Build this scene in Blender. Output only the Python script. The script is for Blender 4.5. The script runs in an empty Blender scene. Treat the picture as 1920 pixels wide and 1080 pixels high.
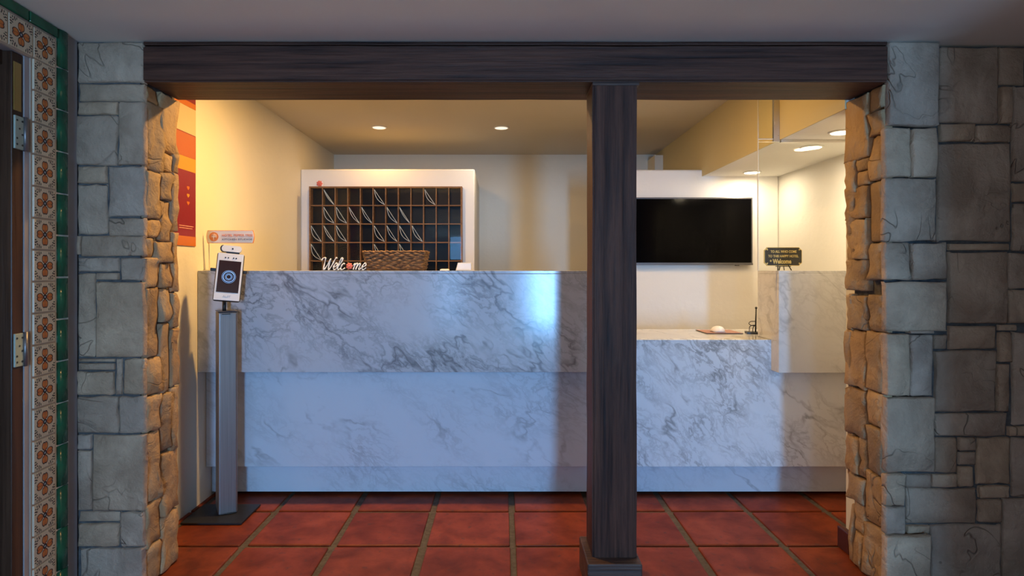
import bpy, bmesh, math, random
from mathutils import Vector, Matrix, noise
R = math.radians
random.seed(7)
S = bpy.context.scene
C = S.collection

# ------------------------------------------------------------------ camera
F, CU, CV, H = 1172.0, 941.0, 507.0, 1.12          # focal (px), principal point, eye height
cd = bpy.data.cameras.new('camera'); cam = bpy.data.objects.new('camera', cd); C.objects.link(cam)
cd.sensor_width = 36; cd.lens = F / 1920 * 36
cd.shift_x = (960 - CU) / 1920; cd.shift_y = -(540 - CV) / 1920
cam.location = (0, 0, H); cam.rotation_euler = (R(90), 0, 0)
cd.clip_start = 0.02
S.camera = cam

# ------------------------------------------------------------------ world / exposure
w = bpy.data.worlds.new('sky'); S.world = w; w.use_nodes = True
w.node_tree.nodes['Background'].inputs[0].default_value = (0.35, 0.55, 0.9, 1)
w.node_tree.nodes['Background'].inputs[1].default_value = 0.6
S.view_settings.view_transform = 'Standard'; S.view_settings.look = 'None'
S.view_settings.gamma = 1; S.view_settings.use_curve_mapping = False
S.view_settings.exposure = 0.0

def area_light(name, loc, rot, sx, sy, power, col, shape='RECTANGLE', parent=None, spread=180):
    l = bpy.data.lights.new(name, 'AREA'); l.shape = shape; l.size = sx
    if shape in ('RECTANGLE', 'ELLIPSE'): l.size_y = sy
    l.energy = power; l.color = col; l.spread = R(spread)
    o = bpy.data.objects.new(name, l); C.objects.link(o)
    o.location = loc; o.rotation_euler = rot
    if parent: o.parent = parent
    return o
DAY = (0.21, 0.52, 1.0)
# daylight of the two glazed entrance doors far behind the camera
area_light('entrance_daylight', (0.85, -6.0, 1.0), (R(90), 0, 0), 0.45, 1.9, 345, DAY)
area_light('entrance_daylight', (-1.0, -6.0, 1.0), (R(90), 0, 0), 0.45, 1.9, 45, DAY)

# ------------------------------------------------------------------ pixel -> place
def at(u, v, Y): return Vector(((u - CU) / F * Y, Y, H + (CV - v) / F * Y))
def xat(u, Y): return (u - CU) / F * Y
def zat(v, Y): return H + (CV - v) / F * Y

# ------------------------------------------------------------------ materials
MATS = {}
def nt(name):
    m = bpy.data.materials.new(name); m.use_nodes = True; MATS[name] = m
    t = m.node_tree; b = t.nodes['Principled BSDF']
    return m, t, b
def nd(t, typ, **kw):
    n = t.nodes.new(typ)
    for k, v in kw.items():
        if k.startswith('i_'):
            key = k[2:]; key = int(key) if key.isdigit() else key.replace('_', ' ')
            n.inputs[key].default_value = v
        else: setattr(n, k, v)
    return n
def math_(t, op, a, b=None, c=None):
    n = t.nodes.new('ShaderNodeMath'); n.operation = op
    for i, x in enumerate((a, b, c)):
        if x is None: continue
        if isinstance(x, (int, float)): n.inputs[i].default_value = x
        else: t.links.new(x, n.inputs[i])
    return n.outputs[0]
def ramp(t, fac, stops, interp='LINEAR'):
    n = t.nodes.new('ShaderNodeValToRGB'); n.color_ramp.interpolation = interp
    el = n.color_ramp.elements
    while len(el) > 1: el.remove(el[-1])
    for i, (p, c) in enumerate(stops):
        e = el[0] if i == 0 else el.new(p)
        e.position = p; e.color = (c[0], c[1], c[2], 1) if not isinstance(c, (int, float)) else (c, c, c, 1)
    t.links.new(fac, n.inputs[0]); return n.outputs[0]
def mix(t, fac, a, b, mode='MIX'):
    n = t.nodes.new('ShaderNodeMix'); n.data_type = 'RGBA'; n.blend_type = mode
    for i, x in ((0, fac), (6, a), (7, b)):
        if isinstance(x, (int, float)): n.inputs[i].default_value = x
        elif isinstance(x, tuple): n.inputs[i].default_value = (*x[:3], 1)
        else: t.links.new(x, n.inputs[i])
    return n.outputs[2]
def mapping(t, scale=(1, 1, 1), rot=(0, 0, 0), loc=(0, 0, 0), out='Object'):
    tc = t.nodes.new('ShaderNodeTexCoord'); mp = t.nodes.new('ShaderNodeMapping')
    mp.inputs['Scale'].default_value = scale; mp.inputs['Rotation'].default_value = rot; mp.inputs['Location'].default_value = loc
    t.links.new(tc.outputs[out], mp.inputs[0]); return mp.outputs[0]
def noise_(t, vec, scale, detail=4, rough=.55, dist=0):
    n = nd(t, 'ShaderNodeTexNoise'); n.inputs['Scale'].default_value = scale; n.inputs['Detail'].default_value = detail
    n.inputs['Roughness'].default_value = rough; n.inputs['Distortion'].default_value = dist
    t.links.new(vec, n.inputs['Vector']); return n.outputs['Fac']
def bump(t, b, h, strength, dist=.01):
    n = nd(t, 'ShaderNodeBump'); n.inputs['Strength'].default_value = strength; n.inputs['Distance'].default_value = dist
    t.links.new(h, n.inputs['Height']); t.links.new(n.outputs[0], b.inputs['Normal'])
def plain(name, col, rough=.5, metal=0, spec=None, emit=None, es=0):
    m, t, b = nt(name); b.inputs['Base Color'].default_value = (*col, 1); b.inputs['Roughness'].default_value = rough
    b.inputs['Metallic'].default_value = metal
    if spec is not None: b.inputs['Specular IOR Level'].default_value = spec
    if emit: b.inputs['Emission Color'].default_value = (*emit, 1); b.inputs['Emission Strength'].default_value = es
    # faint surface unevenness so nothing is perfectly flat
    v = mapping(t); n = noise_(t, v, 60, 3)
    r = math_(t, 'MULTIPLY_ADD', n, .12, rough - .06); t.links.new(r, b.inputs['Roughness'])
    return m
def plaster(name, col, bs=.25):
    m, t, b = nt(name); v = mapping(t)
    n = noise_(t, v, 3, 5); n2 = noise_(t, v, 28, 6)
    c = mix(t, math_(t, 'MULTIPLY', n, .35), col, tuple(x * .86 for x in col)); t.links.new(c, b.inputs['Base Color'])
    b.inputs['Roughness'].default_value = .75; bump(t, b, n2, bs, .006); return m
plaster('plaster_cream', (.80, .75, .62)); plaster('plaster_white', (.82, .80, .75))
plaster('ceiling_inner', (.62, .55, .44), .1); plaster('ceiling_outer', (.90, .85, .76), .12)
plaster('plaster_grey', (.34, .31, .31)); plaster('wall_dark', (.62, .50, .36)); plaster('bounce_slab', (.80, .68, .52))
plaster('plaster_ochre', (.60, .52, .30), .15); plaster('tile_grout_warm', (.42, .33, .25), .3)

def stone_mat(name, c0, c1, c2):
    m, t, b = nt(name); v = mapping(t)
    oi = t.nodes.new('ShaderNodeObjectInfo')
    off = nd(t, 'ShaderNodeVectorMath', operation='ADD'); cmb = nd(t, 'ShaderNodeCombineXYZ')
    k = math_(t, 'MULTIPLY', oi.outputs['Random'], 37.0)
    for i in range(3): t.links.new(k, cmb.inputs[i])
    t.links.new(v, off.inputs[0]); t.links.new(cmb.outputs[0], off.inputs[1]); v = off.outputs[0]
    base = ramp(t, oi.outputs['Random'], [(0, c0), (.35, c1), (.7, c2), (1, c0)])
    n = noise_(t, v, 5, 6, .6, .4)
    c = mix(t, ramp(t, n, [(.35, 0), (.65, 1)]), base, mix(t, 1.0, base, (.62, .58, .55), 'MULTIPLY'))
    # thin meandering rust-brown lines
    n3 = noise_(t, v, 3.2, 3, .5, .9)
    ln = math_(t, 'ABSOLUTE', math_(t, 'SUBTRACT', n3, .5))
    lm = ramp(t, ln, [(0, 1), (.007, 0)])
    lm = math_(t, 'MULTIPLY', lm, ramp(t, noise_(t, v, 2.3, 2), [(.48, 0), (.6, 1)]))
    c = mix(t, math_(t, 'MULTIPLY', lm, .4), c, (.07, .05, .035))
    t.links.new(c, b.inputs['Base Color']); b.inputs['Roughness'].default_value = .72
    n2 = noise_(t, v, 22, 8, .65, .2)
    hgt = math_(t, 'SUBTRACT', math_(t, 'MULTIPLY_ADD', n, 1.6, n2), math_(t, 'MULTIPLY', lm, .5))
    n4 = noise_(t, v, 9, 3, .5, 1.2); hgt = math_(t, 'MULTIPLY_ADD', n4, 1.1, hgt)
    bump(t, b, hgt, .8, .014); return m
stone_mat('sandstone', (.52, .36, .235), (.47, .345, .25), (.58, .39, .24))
stone_mat('sandstone_warm_lit', (.45, .28, .13), (.40, .28, .16), (.52, .34, .17))  # same stone as the front, warm lamplight put into the jamb colour
m, t, b = nt('mortar'); v = mapping(t); n = noise_(t, v, 40, 5)
t.links.new(ramp(t, n, [(.3, (.055, .05, .048)), (.7, (.12, .11, .10))]), b.inputs['Base Color']); b.inputs['Roughness'].default_value = .9; bump(t, b, n, .5, .01)

def wood(name, c0, c1, axis, rough=.45, scale=1.0, bs=.5):
    m, t, b = nt(name); s = [26 * scale] * 3; s[axis] = 1.3 * scale
    v = mapping(t, tuple(s)); n = noise_(t, v, 1.0, 8, .65, .5)
    s2 = [90 * scale] * 3; s2[axis] = 3 * scale
    n2 = noise_(t, mapping(t, tuple(s2)), 1.0, 5, .6)
    f = math_(t, 'MULTIPLY_ADD', n2, .5, math_(t, 'MULTIPLY', n, .6))
    t.links.new(ramp(t, f, [(.40, c0), (.66, c1)]), b.inputs['Base Color'])
    t.links.new(math_(t, 'MULTIPLY_ADD', n2, .3, rough - .1), b.inputs['Roughness'])
    b.inputs['Specular IOR Level'].default_value = .2
    bump(t, b, f, bs, .008); return m
wood('beam_wood', (.018, .007, .005), (.110, .044, .026), 0, .5, 1, .9)
wood('post_wood', (.018, .007, .005), (.110, .044, .026), 2, .5, 1, .9)
wood('base_wood', (.040, .024, .020), (.125, .075, .055), 0, .40, 1, .7)
wood('rack_wood', (.16, .070, .030), (.34, .17, .08), 0, .45, 2, .2)
wood('door_wood', (.030, .014, .008), (.075, .036, .020), 2, .28, 1, .2)

def marble(name, off, veins, ang, dens=1.0, base=(.53, .57, .62)):
    m, t, b = nt(name)
    v0 = mapping(t, (1, 1, 1), (0, R(-ang), 0), off)
    sc = nd(t, 'ShaderNodeMapping'); sc.inputs['Scale'].default_value = (1.4, 1.4, 2.6); t.links.new(v0, sc.inputs[0]); v = sc.outputs[0]
    w1 = nd(t, 'ShaderNodeTexNoise'); w1.inputs['Scale'].default_value = 2.2; w1.inputs['Detail'].default_value = 5; t.links.new(v, w1.inputs[0])
    sub = nd(t, 'ShaderNodeVectorMath', operation='MULTIPLY_ADD')
    t.links.new(w1.outputs['Color'], sub.inputs[0]); sub.inputs[1].default_value = (.42, .42, .42); t.links.new(v, sub.inputs[2])
    vv = sub.outputs[0]
    def vein(scale, width, det):
        n = noise_(t, vv, scale, det, .55)
        return ramp(t, math_(t, 'ABSOLUTE', math_(t, 'SUBTRACT', n, .5)), [(0, 1), (width, 0)])
    big = vein(1.3, .022, 4); mid = vein(3.8, .038, 6); fine = vein(9, .05, 6)
    cl = ramp(t, noise_(t, v, 1.5, 3, .5), [(.40, 0), (.66, 1)])
    cl2 = ramp(t, noise_(t, v, 2.6, 4, .5), [(.45, 0), (.62, 1)])
    f = math_(t, 'MULTIPLY', big, math_(t, 'MULTIPLY', cl2, .75 * veins))
    f = math_(t, 'MAXIMUM', f, math_(t, 'MULTIPLY', mid, math_(t, 'MULTIPLY', cl, .75 * veins * dens)))
    f = math_(t, 'MAXIMUM', f, math_(t, 'MULTIPLY', fine, math_(t, 'MULTIPLY', cl, .5 * veins * dens)))
    f = math_(t, 'ADD', f, math_(t, 'MULTIPLY', cl, .13 * veins))
    c = mix(t, f, base, tuple(x * .27 for x in base)); t.links.new(c, b.inputs['Base Color'])
    b.inputs['Roughness'].default_value = .14; b.inputs['Specular IOR Level'].default_value = .36
    return m
marble('marble_upper', (.3, 0, .1), 1.05, 38, .9); marble('marble_lower', (2.7, 0, 1.6), .60, 30, .8, (.64, .70, .76))  # lower and desk bases raised to stand in for stronger daylight there
marble('marble_desk', (6.13, 0, 3.35), 1.0, 45, 1.3, (.80, .85, .88)); marble('marble_pedestal', (9.3, 0, 5.2), .55, 40, .7, (.66, .66, .64))

m, t, b = nt('terracotta'); v = mapping(t); oi = t.nodes.new('ShaderNodeObjectInfo')
cmb = nd(t, 'ShaderNodeCombineXYZ'); k = math_(t, 'MULTIPLY', oi.outputs['Random'], 23.0); t.links.new(k, cmb.inputs[0]); t.links.new(k, cmb.inputs[1])
ad = nd(t, 'ShaderNodeVectorMath', operation='ADD'); t.links.new(v, ad.inputs[0]); t.links.new(cmb.outputs[0], ad.inputs[1]); v = ad.outputs[0]
n = noise_(t, v, 6, 6, .6, .3); n2 = noise_(t, v, 34, 4)
base = ramp(t, oi.outputs['Random'], [(0, (.20, .034, .006)), (.5, (.255, .046, .009)), (1, (.22, .042, .010))])
c = mix(t, ramp(t, n, [(.35, 0), (.65, 1)]), mix(t, 1.0, base, (1.1, 1.15, 1.1), 'MULTIPLY'), mix(t, 1.0, base, (.52, .45, .45), 'MULTIPLY'))
sp = ramp(t, n2, [(.60, 0), (.70, 1)]); c = mix(t, math_(t, 'MULTIPLY', sp, .6), c, (.06, .03, .02))
t.links.new(c, b.inputs['Base Color']); t.links.new(math_(t, 'MULTIPLY_ADD', n, .3, .34), b.inputs['Roughness']); b.inputs['Specular IOR Level'].default_value = .22; bump(t, b, n, .25, .006)
m, t, b = nt('floor_grout'); n = noise_(t, mapping(t), 60, 5)
t.links.new(ramp(t, n, [(.3, (.060, .045, .030)), (.7, (.12, .10, .075))]), b.inputs['Base Color']); b.inputs['Roughness'].default_value = .85; bump(t, b, n, .4, .004)

# painted flower on glazed tile (flat print; UV 0..1 over the face)
m, t, b = nt('flower_glaze')
uv = t.nodes.new('ShaderNodeTexCoord'); sx = t.nodes.new('ShaderNodeSeparateXYZ'); t.links.new(uv.outputs['UV'], sx.inputs[0])
ax = math_(t, 'ABSOLUTE', math_(t, 'SUBTRACT', sx.outputs[0], .5)); ay = math_(t, 'ABSOLUTE', math_(t, 'SUBTRACT', sx.outputs[1], .5))
A = math_(t, 'MAXIMUM', ax, ay); B = math_(t, 'MINIMUM', ax, ay)
def ell(a0, b0, ra, rb):
    x = math_(t, 'POWER', math_(t, 'DIVIDE', math_(t, 'SUBTRACT', A, a0), ra), 2.0)
    y = math_(t, 'POWER', math_(t, 'DIVIDE', math_(t, 'SUBTRACT', B, b0), rb), 2.0)
    return math_(t, 'ADD', x, y)
pet = math_(t, 'MINIMUM', ell(.235, .048, .130, .085), ell(.16, .0, .11, .06))
inn = math_(t, 'LESS_THAN', pet, .62); out = math_(t, 'LESS_THAN', pet, 1.15)
stripe = math_(t, 'LESS_THAN', B, .008)
col = mix(t, 0.0, (.60, .50, .35), (0, 0, 0))
col = mix(t, out, col, (.030, .010, .008))
pc = ramp(t, A, [(.08, (.52, .10, .02)), (.2, (.60, .20, .03)), (.33, (.50, .13, .03))])
col = mix(t, inn, col, pc); col = mix(t, math_(t, 'MULTIPLY', inn, stripe), col, (.20, .03, .01))
rr = math_(t, 'POWER', math_(t, 'ADD', math_(t, 'POWER', ax, 2.0), math_(t, 'POWER', ay, 2.0)), .5)
col = mix(t, math_(t, 'LESS_THAN', rr, .088), col, (.008, .008, .010)); col = mix(t, math_(t, 'LESS_THAN', rr, .036), col, (.30, .34, .40))
for (a0, b0, ra, rb, cc) in ((.43, .19, .045, .020, (.012, .03, .012)), (.43, .275, .05, .022, (.05, .010, .008)), (.37, .25, .038, .020, (.012, .03, .02)),
                             (.43, .36, .035, .022, (.012, .03, .012)), (.35, .33, .03, .020, (.03, .015, .015))):
    col = mix(t, math_(t, 'LESS_THAN', ell(a0, b0, ra, rb), 1.0), col, cc)
t.links.new(col, b.inputs['Base Color']); b.inputs['Roughness'].default_value = .35
m, t, b = nt('green_glaze'); n = noise_(t, mapping(t), 14, 4)
t.links.new(ramp(t, n, [(.3, (.004, .060, .028)), (.7, (.010, .125, .060))]), b.inputs['Base Color']); b.inputs['Roughness'].default_value = .18

m, t, b = nt('thin_glass')
for x in list(t.nodes):
    if x.type != 'OUTPUT_MATERIAL': t.nodes.remove(x)
o = [x for x in t.nodes if x.type == 'OUTPUT_MATERIAL'][0]
tr = nd(t, 'ShaderNodeBsdfTransparent'); tr.inputs[0].default_value = (.97, .985, .975, 1)
gl = nd(t, 'ShaderNodeBsdfGlossy'); gl.inputs['Roughness'].default_value = .02
fr = nd(t, 'ShaderNodeFresnel'); fr.inputs[0].default_value = 1.22
ms = nd(t, 'ShaderNodeMixShader'); t.links.new(fr.outputs[0], ms.inputs[0]); t.links.new(tr.outputs[0], ms.inputs[1]); t.links.new(gl.outputs[0], ms.inputs[2])
t.links.new(ms.outputs[0], o.inputs[0])

m, t, b = nt('wicker'); n = noise_(t, mapping(t, (30, 30, 140)), 1.6, 5)
t.links.new(ramp(t, n, [(.3, (.035, .014, .006)), (.5, (.13, .058, .022)), (.75, (.34, .18, .07))]), b.inputs['Base Color']); b.inputs['Roughness'].default_value = .6
m, t, b = nt('brushed_metal'); n = noise_(t, mapping(t, (200, 200, 2)), 1, 4)
t.links.new(ramp(t, n, [(.3, (.20, .185, .18)), (.7, (.27, .25, .245))]), b.inputs['Base Color']); b.inputs['Metallic'].default_value = .75; b.inputs['Roughness'].default_value = .42
plain('aluminium', (.62, .60, .56), .3, .9); plain('aluminium_edge', (.75, .72, .62), .35, .6)
plain('black_metal', (.012, .012, .012), .45); plain('black_gloss', (.006, .006, .008), .08)
plain('device_white', (.72, .74, .74), .3); plain('screen_brown', (.030, .010, .008), .1)
plain('screen_blue', (.10, .25, .6), .4, 0, None, (.35, .6, 1.0), .55); plain('grey_print', (.45, .45, .46), .5)
plain('tv_bezel', (.10, .10, .11), .35, .3); plain('tv_screen', (.0015, .0015, .002), .10, 0, .06)
plain('white_paint', (.80, .79, .75), .5); plain('white_trim', (.85, .84, .80), .5)
plain('lamp_glow', (.9, .85, .75), .5, 0, None, (1.0, .80, .52), 14); plain('lamp_glow_dim', (.9, .85, .75), .5, 0, None, (1.0, .84, .66), 1.1)
plain('slot_dark', (.004, .005, .009), .4, 0, .12); plain('paper_white', (.85, .86, .88), .5); plain('paper_dark', (.045, .055, .075), .35)
plain('poster_red', (.22, .012, .022), .4); plain('poster_orange', (.55, .15, .015), .4); plain('poster_cream', (.62, .48, .27), .4)
plain('poster_gold', (.62, .29, .02), .4); plain('poster_rust', (.45, .11, .025), .4); plain('poster_blue', (.08, .18, .28), .4); plain('poster_pink', (.80, .40, .30), .4)
plain('coral', (.72, .17, .12), .6); plain('card_cream', (.72, .66, .54), .6); plain('sign_cream', (.88, .80, .66), .4)
plain('sign_orange', (.80, .26, .06), .5); plain('sign_grey', (.20, .18, .17), .5); plain('sign_black', (.018, .014, .012), .4); plain('sign_gold', (.75, .56, .20), .35, .3)
plain('pad_red', (.45, .24, .19), .7); plain('mouse_white', (.85, .84, .80), .3); plain('hinge_paint', (.34, .40, .33), .5); plain('screw_dark', (.03, .03, .025), .5)
plain('amber_glass_and_reflection', (.30, .19, .045), .22); plain('base_red', (.075, .018, .014), .4); plain('letter_edge', (.03, .035, .045), .5); plain('letter_white', (.86, .85, .83), .45)

# ------------------------------------------------------------------ mesh helpers
def link(name, me, mat, parent=None):
    o = bpy.data.objects.new(name, me); C.objects.link(o)
    if mat and not me.materials: me.materials.append(MATS[mat] if isinstance(mat, str) else mat)
    if parent: o.parent = parent; o.matrix_parent_inverse = parent.matrix_world.inverted() if False else Matrix()
    return o
def tag(o, label=None, cat=None, group=None, kind=None):
    if label: o['label'] = label
    if cat: o['category'] = cat
    if group: o['group'] = group
    if kind: o['kind'] = kind
    return o
def thing(name, label, cat, loc=(0, 0, 0), rz=0, group=None):
    o = bpy.data.objects.new(name, None); C.objects.link(o); o.location = loc; o.rotation_euler = (0, 0, rz); o.empty_display_size = .05
    return tag(o, label, cat, group)
class MB:
    def __init__(s): s.bm = bmesh.new()
    def box(s, x0, x1, y0, y1, z0, z1, bev=0, seg=2, mat=None):
        r = bmesh.ops.create_cube(s.bm, size=1)
        vs = r['verts']
        M = Matrix.Translation(((x0 + x1) / 2, (y0 + y1) / 2, (z0 + z1) / 2)) @ Matrix.Diagonal((abs(x1 - x0), abs(y1 - y0), abs(z1 - z0), 1))
        bmesh.ops.transform(s.bm, matrix=M, verts=vs)
        if bev:
            es = list({e for v in vs for e in v.link_edges})
            r = bmesh.ops.bevel(s.bm, geom=es, offset=bev, segments=seg, profile=.5, affect='EDGES'); vs = [v for f in r['faces'] for v in f.verts]
            vs = list(set(vs))
        if mat is not None: bmesh.ops.transform(s.bm, matrix=mat, verts=vs)
        return s
    def tube(s, pts, r, n=8, closed=False, cap=True):
        pts = [Vector(p) for p in pts]; k = len(pts); rs = r if isinstance(r, (list, tuple)) else [r] * k
        rings = []; up = None
        for i, p in enumerate(pts):
            a = pts[(i - 1) % k] if (closed or i) else p; bb = pts[(i + 1) % k] if (closed or i < k - 1) else p
            d = (bb - a).normalized()
            if up is None: up = d.orthogonal().normalized()
            up = (up - d * up.dot(d)); up = up.normalized() if up.length > 1e-6 else d.orthogonal().normalized()
            sd = d.cross(up)
            rings.append([s.bm.verts.new(p + (up * math.cos(2 * math.pi * j / n) + sd * math.sin(2 * math.pi * j / n)) * rs[i]) for j in range(n)])
        for i in range(k if closed else k - 1):
            A, B = rings[i], rings[(i + 1) % k]
            for j in range(n): s.bm.faces.new((A[j], A[(j + 1) % n], B[(j + 1) % n], B[j]))
        if cap and not closed:
            s.bm.faces.new(rings[0][::-1]); s.bm.faces.new(rings[-1])
        return s
    def lathe(s, prof, c, n=24, axis='Z'):
        rings = []
        for (r, z) in prof:
            ring = []
            for j in range(n):
                a = 2 * math.pi * j / n; p = Vector((r * math.cos(a), r * math.sin(a), z))
                if axis == 'Y': p = Vector((p.x, -p.z, p.y))
                ring.append(s.bm.verts.new(Vector(c) + p))
            rings.append(ring)
        for A, B in zip(rings, rings[1:]):
            for j in range(n): s.bm.faces.new((A[j], A[(j + 1) % n], B[(j + 1) % n], B[j]))
        s.bm.faces.new(rings[0][::-1]); s.bm.faces.new(rings[-1]); return s
    def prism(s, poly, y0, y1):
        """poly in (x,z), extruded along y"""
        a = [s.bm.verts.new((x, y0, z)) for x, z in poly]; b = [s.bm.verts.new((x, y1, z)) for x, z in poly]
        k = len(poly); s.bm.faces.new(a); s.bm.faces.new(b[::-1])
        for i in range(k): s.bm.faces.new((a[i], b[i], b[(i + 1) % k], a[(i + 1) % k]))
        return s
    def build(s, name, mat, parent=None, smooth=False):
        bmesh.ops.remove_doubles(s.bm, verts=s.bm.verts, dist=1e-6)
        bmesh.ops.recalc_face_normals(s.bm, faces=s.bm.faces)
        me = bpy.data.meshes.new(name); s.bm.to_mesh(me); s.bm.free()
        if smooth:
            for p in me.polygons: p.use_smooth = True
        return link(name, me, mat, parent)
def box(name, mat, parent, *a, bev=0, **k): return MB().box(*a, bev=bev).build(name, mat, parent, **k)
def struct(o): return tag(o, kind='structure')

# ------------------------------------------------------------------ setting: floor
YF = 2.18; YB = 2.42; ZC = 1.92; ZI = 2.12
XL = -1.45; XR = 1.84; YBACK = 5.4
floor = struct(box('floor', 'floor_grout', None, -3.2, 3.6, -6.6, 5.6, -.10, -.009))
W = .3666; X0 = .045; Y0 = 2.910
tm = None
for j in range(-8, 1):
    for i in range(-6, 8):
        cx = X0 + (i + .5) * W; cy = Y0 + (j + .5) * W
        if tm is None:
            a = (W - .027) / 2
            tm = MB().box(-a, a, -a - .005, a + .005, -.016, 0, bev=.006, seg=2).build('terracotta_tile', 'terracotta', floor, smooth=False); o = tm
        else: o = link('terracotta_tile', tm.data, None, floor)
        o.location = (cx + random.uniform(-.0025, .0025), cy + random.uniform(-.0025, .0025), random.uniform(-.0015, .0))
        o.rotation_euler = (random.uniform(-.002, .002), random.uniform(-.002, .002), random.uniform(-.007, .007))

# added pale slab behind the camera, bounces daylight up to the outer ceiling
struct(box('floor_bounce_slab', 'bounce_slab', None, -2.9, 3.3, -6.6, -.52, -.0085, .002))
# ------------------------------------------------------------------ setting: shells
struct(box('ceiling_outer', 'ceiling_outer', None, -3.2, 3.6, -6.6, YF + .04, ZC, ZC + .12))
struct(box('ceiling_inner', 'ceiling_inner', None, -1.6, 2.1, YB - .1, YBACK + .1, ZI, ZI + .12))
struct(box('wall_header', 'plaster_cream', None, -1.9, 3.6, YF + .04, YB, ZC + .001, ZI + .1))
struct(box('wall_lobby_left', 'plaster_cream', None, XL - .15, XL, YB - .05, YBACK, -.009, ZI))
struct(box('wall_lobby_right', 'plaster_white', None, XR, XR + .15, YB, YBACK, -.009, ZI))
struct(box('wall_lobby_back', 'plaster_cream', None, XL - .15, XR + .15, YBACK, YBACK + .12, -.009, ZI))
struct(box('wall_television', 'plaster_white', None, .60, XR, 4.15, 4.27, -.009, zat(318, 4.15), bev=.012))
struct(box('ceiling_soffit', 'plaster_white', None, 1.335, XR, YB + .0, YBACK, 1.745, ZI))
struct(box('trim_soffit_side', 'plaster_ochre', None, 1.328, 1.3348, YB, YBACK, 1.745, ZI))
struct(box('trim_back_pier', 'plaster_cream', None, 1.26, 1.335, YBACK - .25, YBACK, -.009, ZI - .05))
# lobby in front: side and rear walls with the entrance opening behind the camera
struct(box('wall_outer_right', 'wall_dark', None, 3.3, 3.5, -6.6, YF + .05, -.009, ZC))
struct(box('wall_outer_left', 'wall_dark', None, -3.1, -2.9, -6.6, -1.5, -.009, ZC))
struct(MB().box(1.309, 3.4, -.5, -.3, -.009, ZC).build('wall_rear_right', 'wall_dark'))
struct(MB().box(-3.1, -1.25, -1.7, -1.5, -.009, ZC).build('wall_rear_left', 'wall_dark'))

# ------------------------------------------------------------------ stone facing
def stone(parent, o, ea, eb, en, a0, a1, b0, b1, th, seed, rough=.004, mat='sandstone', g=.0022, name='stone'):
    """slab on the plane o + a*ea + b*eb, proud along en"""
    rnd = random.Random(seed)
    a0 += g; a1 -= g; b0 += g; b1 -= g
    wa, wb = a1 - a0, b1 - b0
    e = min(.006, wa * .12, wb * .12)
    def grid(lo, hi):
        L = hi - lo; k = (5 if rough > .004 else 3) if L > .10 else (3 if rough > .004 else 2)
        inner = [lo + e + (L - 2 * e) * i / k for i in range(k + 1)]
        return [lo] + inner + [hi]
    ga, gb = grid(a0, a1), grid(b0, b1); na, nb = len(ga), len(gb)
    off = Vector((rnd.random() * 50, rnd.random() * 50, rnd.random() * 50)); tx, ty = rnd.uniform(-1, 1), rnd.uniform(-1, 1)
    bm = bmesh.new(); V = []
    ctr = Vector(o) + ea * ((a0 + a1) / 2) + eb * ((b0 + b1) / 2)
    j = min(.006, wa * .06, wb * .06)
    for ia, a in enumerate(ga):
        row = []
        for ib, bq in enumerate(gb):
            edge = ia in (0, na - 1) or ib in (0, nb - 1)
            p = Vector((a * 9, bq * 9, 0)) + off
            h = th + rough * (noise.noise(p) * 1.6 + noise.noise(p * 3.1) * 1.6) + rough * .8 * (tx * (a - a0) / wa + ty * (bq - b0) / wb - (tx + ty) / 2)
            if edge: h -= .0035 + rough * .25
            aa = a + (rnd.uniform(-j, j) if edge else 0) * (.6); bb = bq + (rnd.uniform(-j, j) if edge else 0) * .6
            row.append(bm.verts.new(Vector(o) + ea * aa + eb * bb + en * max(h, .004) - ctr))
        V.append(row)
    for ia in range(na - 1):
        for ib in range(nb - 1): bm.faces.new((V[ia][ib], V[ia + 1][ib], V[ia + 1][ib + 1], V[ia][ib + 1]))
    loop = [V[i][0] for i in range(na)] + [V[na - 1][i] for i in range(1, nb)] + [V[i][nb - 1] for i in range(na - 2, -1, -1)] + [V[0][i] for i in range(nb - 2, 0, -1)]
    back = []
    for v in loop:
        q = v.co + ctr - Vector(o); back.append(bm.verts.new(Vector(o) + ea * q.dot(ea) + eb * q.dot(eb) - en * .006 - ctr))
    k = len(loop)
    for i in range(k): bm.faces.new((loop[i], back[i], back[(i + 1) % k], loop[(i + 1) % k]))
    bmesh.ops.recalc_face_normals(bm, faces=bm.faces)
    me = bpy.data.meshes.new(name); bm.to_mesh(me); bm.free()
    for p in me.polygons: p.use_smooth = True
    ob = link(name, me, mat, parent); ob.location = ctr; return ob
EX, EY, EZ = Vector((1, 0, 0)), Vector((0, 1, 0)), Vector((0, 0, 1))
sd = [100]
def front_stone(parent, px, th, plane, rough=.0035):
    u0, v0, u1, v1 = px; sd[0] += 1
    rnd = random.Random(sd[0])
    if v1 > 1074: v1 = CV + F * H / plane
    stone(parent, (0, plane + .02, 0), EX, EZ, -EY, xat(u0, plane), xat(u1, plane), max(.001, zat(v1, plane)), min(ZC - .001, zat(v0, plane)), .02 + th + rnd.uniform(-.004, .004), sd[0], rough)
def jamb_stone(parent, px, X, s, th, rough=.0075):
    u0, v0, u1, v1 = px; sd[0] += 1; rnd = random.Random(sd[0])
    ya, yb = X * F / (u0 - CU), X * F / (u1 - CU); y0, y1 = min(ya, yb), max(ya, yb); ym = (y0 + y1) / 2
    z0, z1 = zat(v1, ym), zat(v0, ym)
    if s < 0 and y1 > 2.37 and v0 < 860: y1 = 2.438
    if s > 0 and y1 > 2.40: y1 = 2.425
    if v1 > 1060: z0 = .002
    stone(parent, (X - s * .03, 0, 0), EY, EZ, EX * s, max(y0, YF + .018), min(y1, YB + .035), max(z0, .002), min(z1, 1.776), .03 + th + rnd.uniform(-.006, .004), sd[0], rough, 'sandstone_warm_lit', .0016)
wfl = struct(box('wall_front_left', 'mortar', None, -1.9, -1.268, YF + .012, YB, -.009, ZC))
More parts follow.
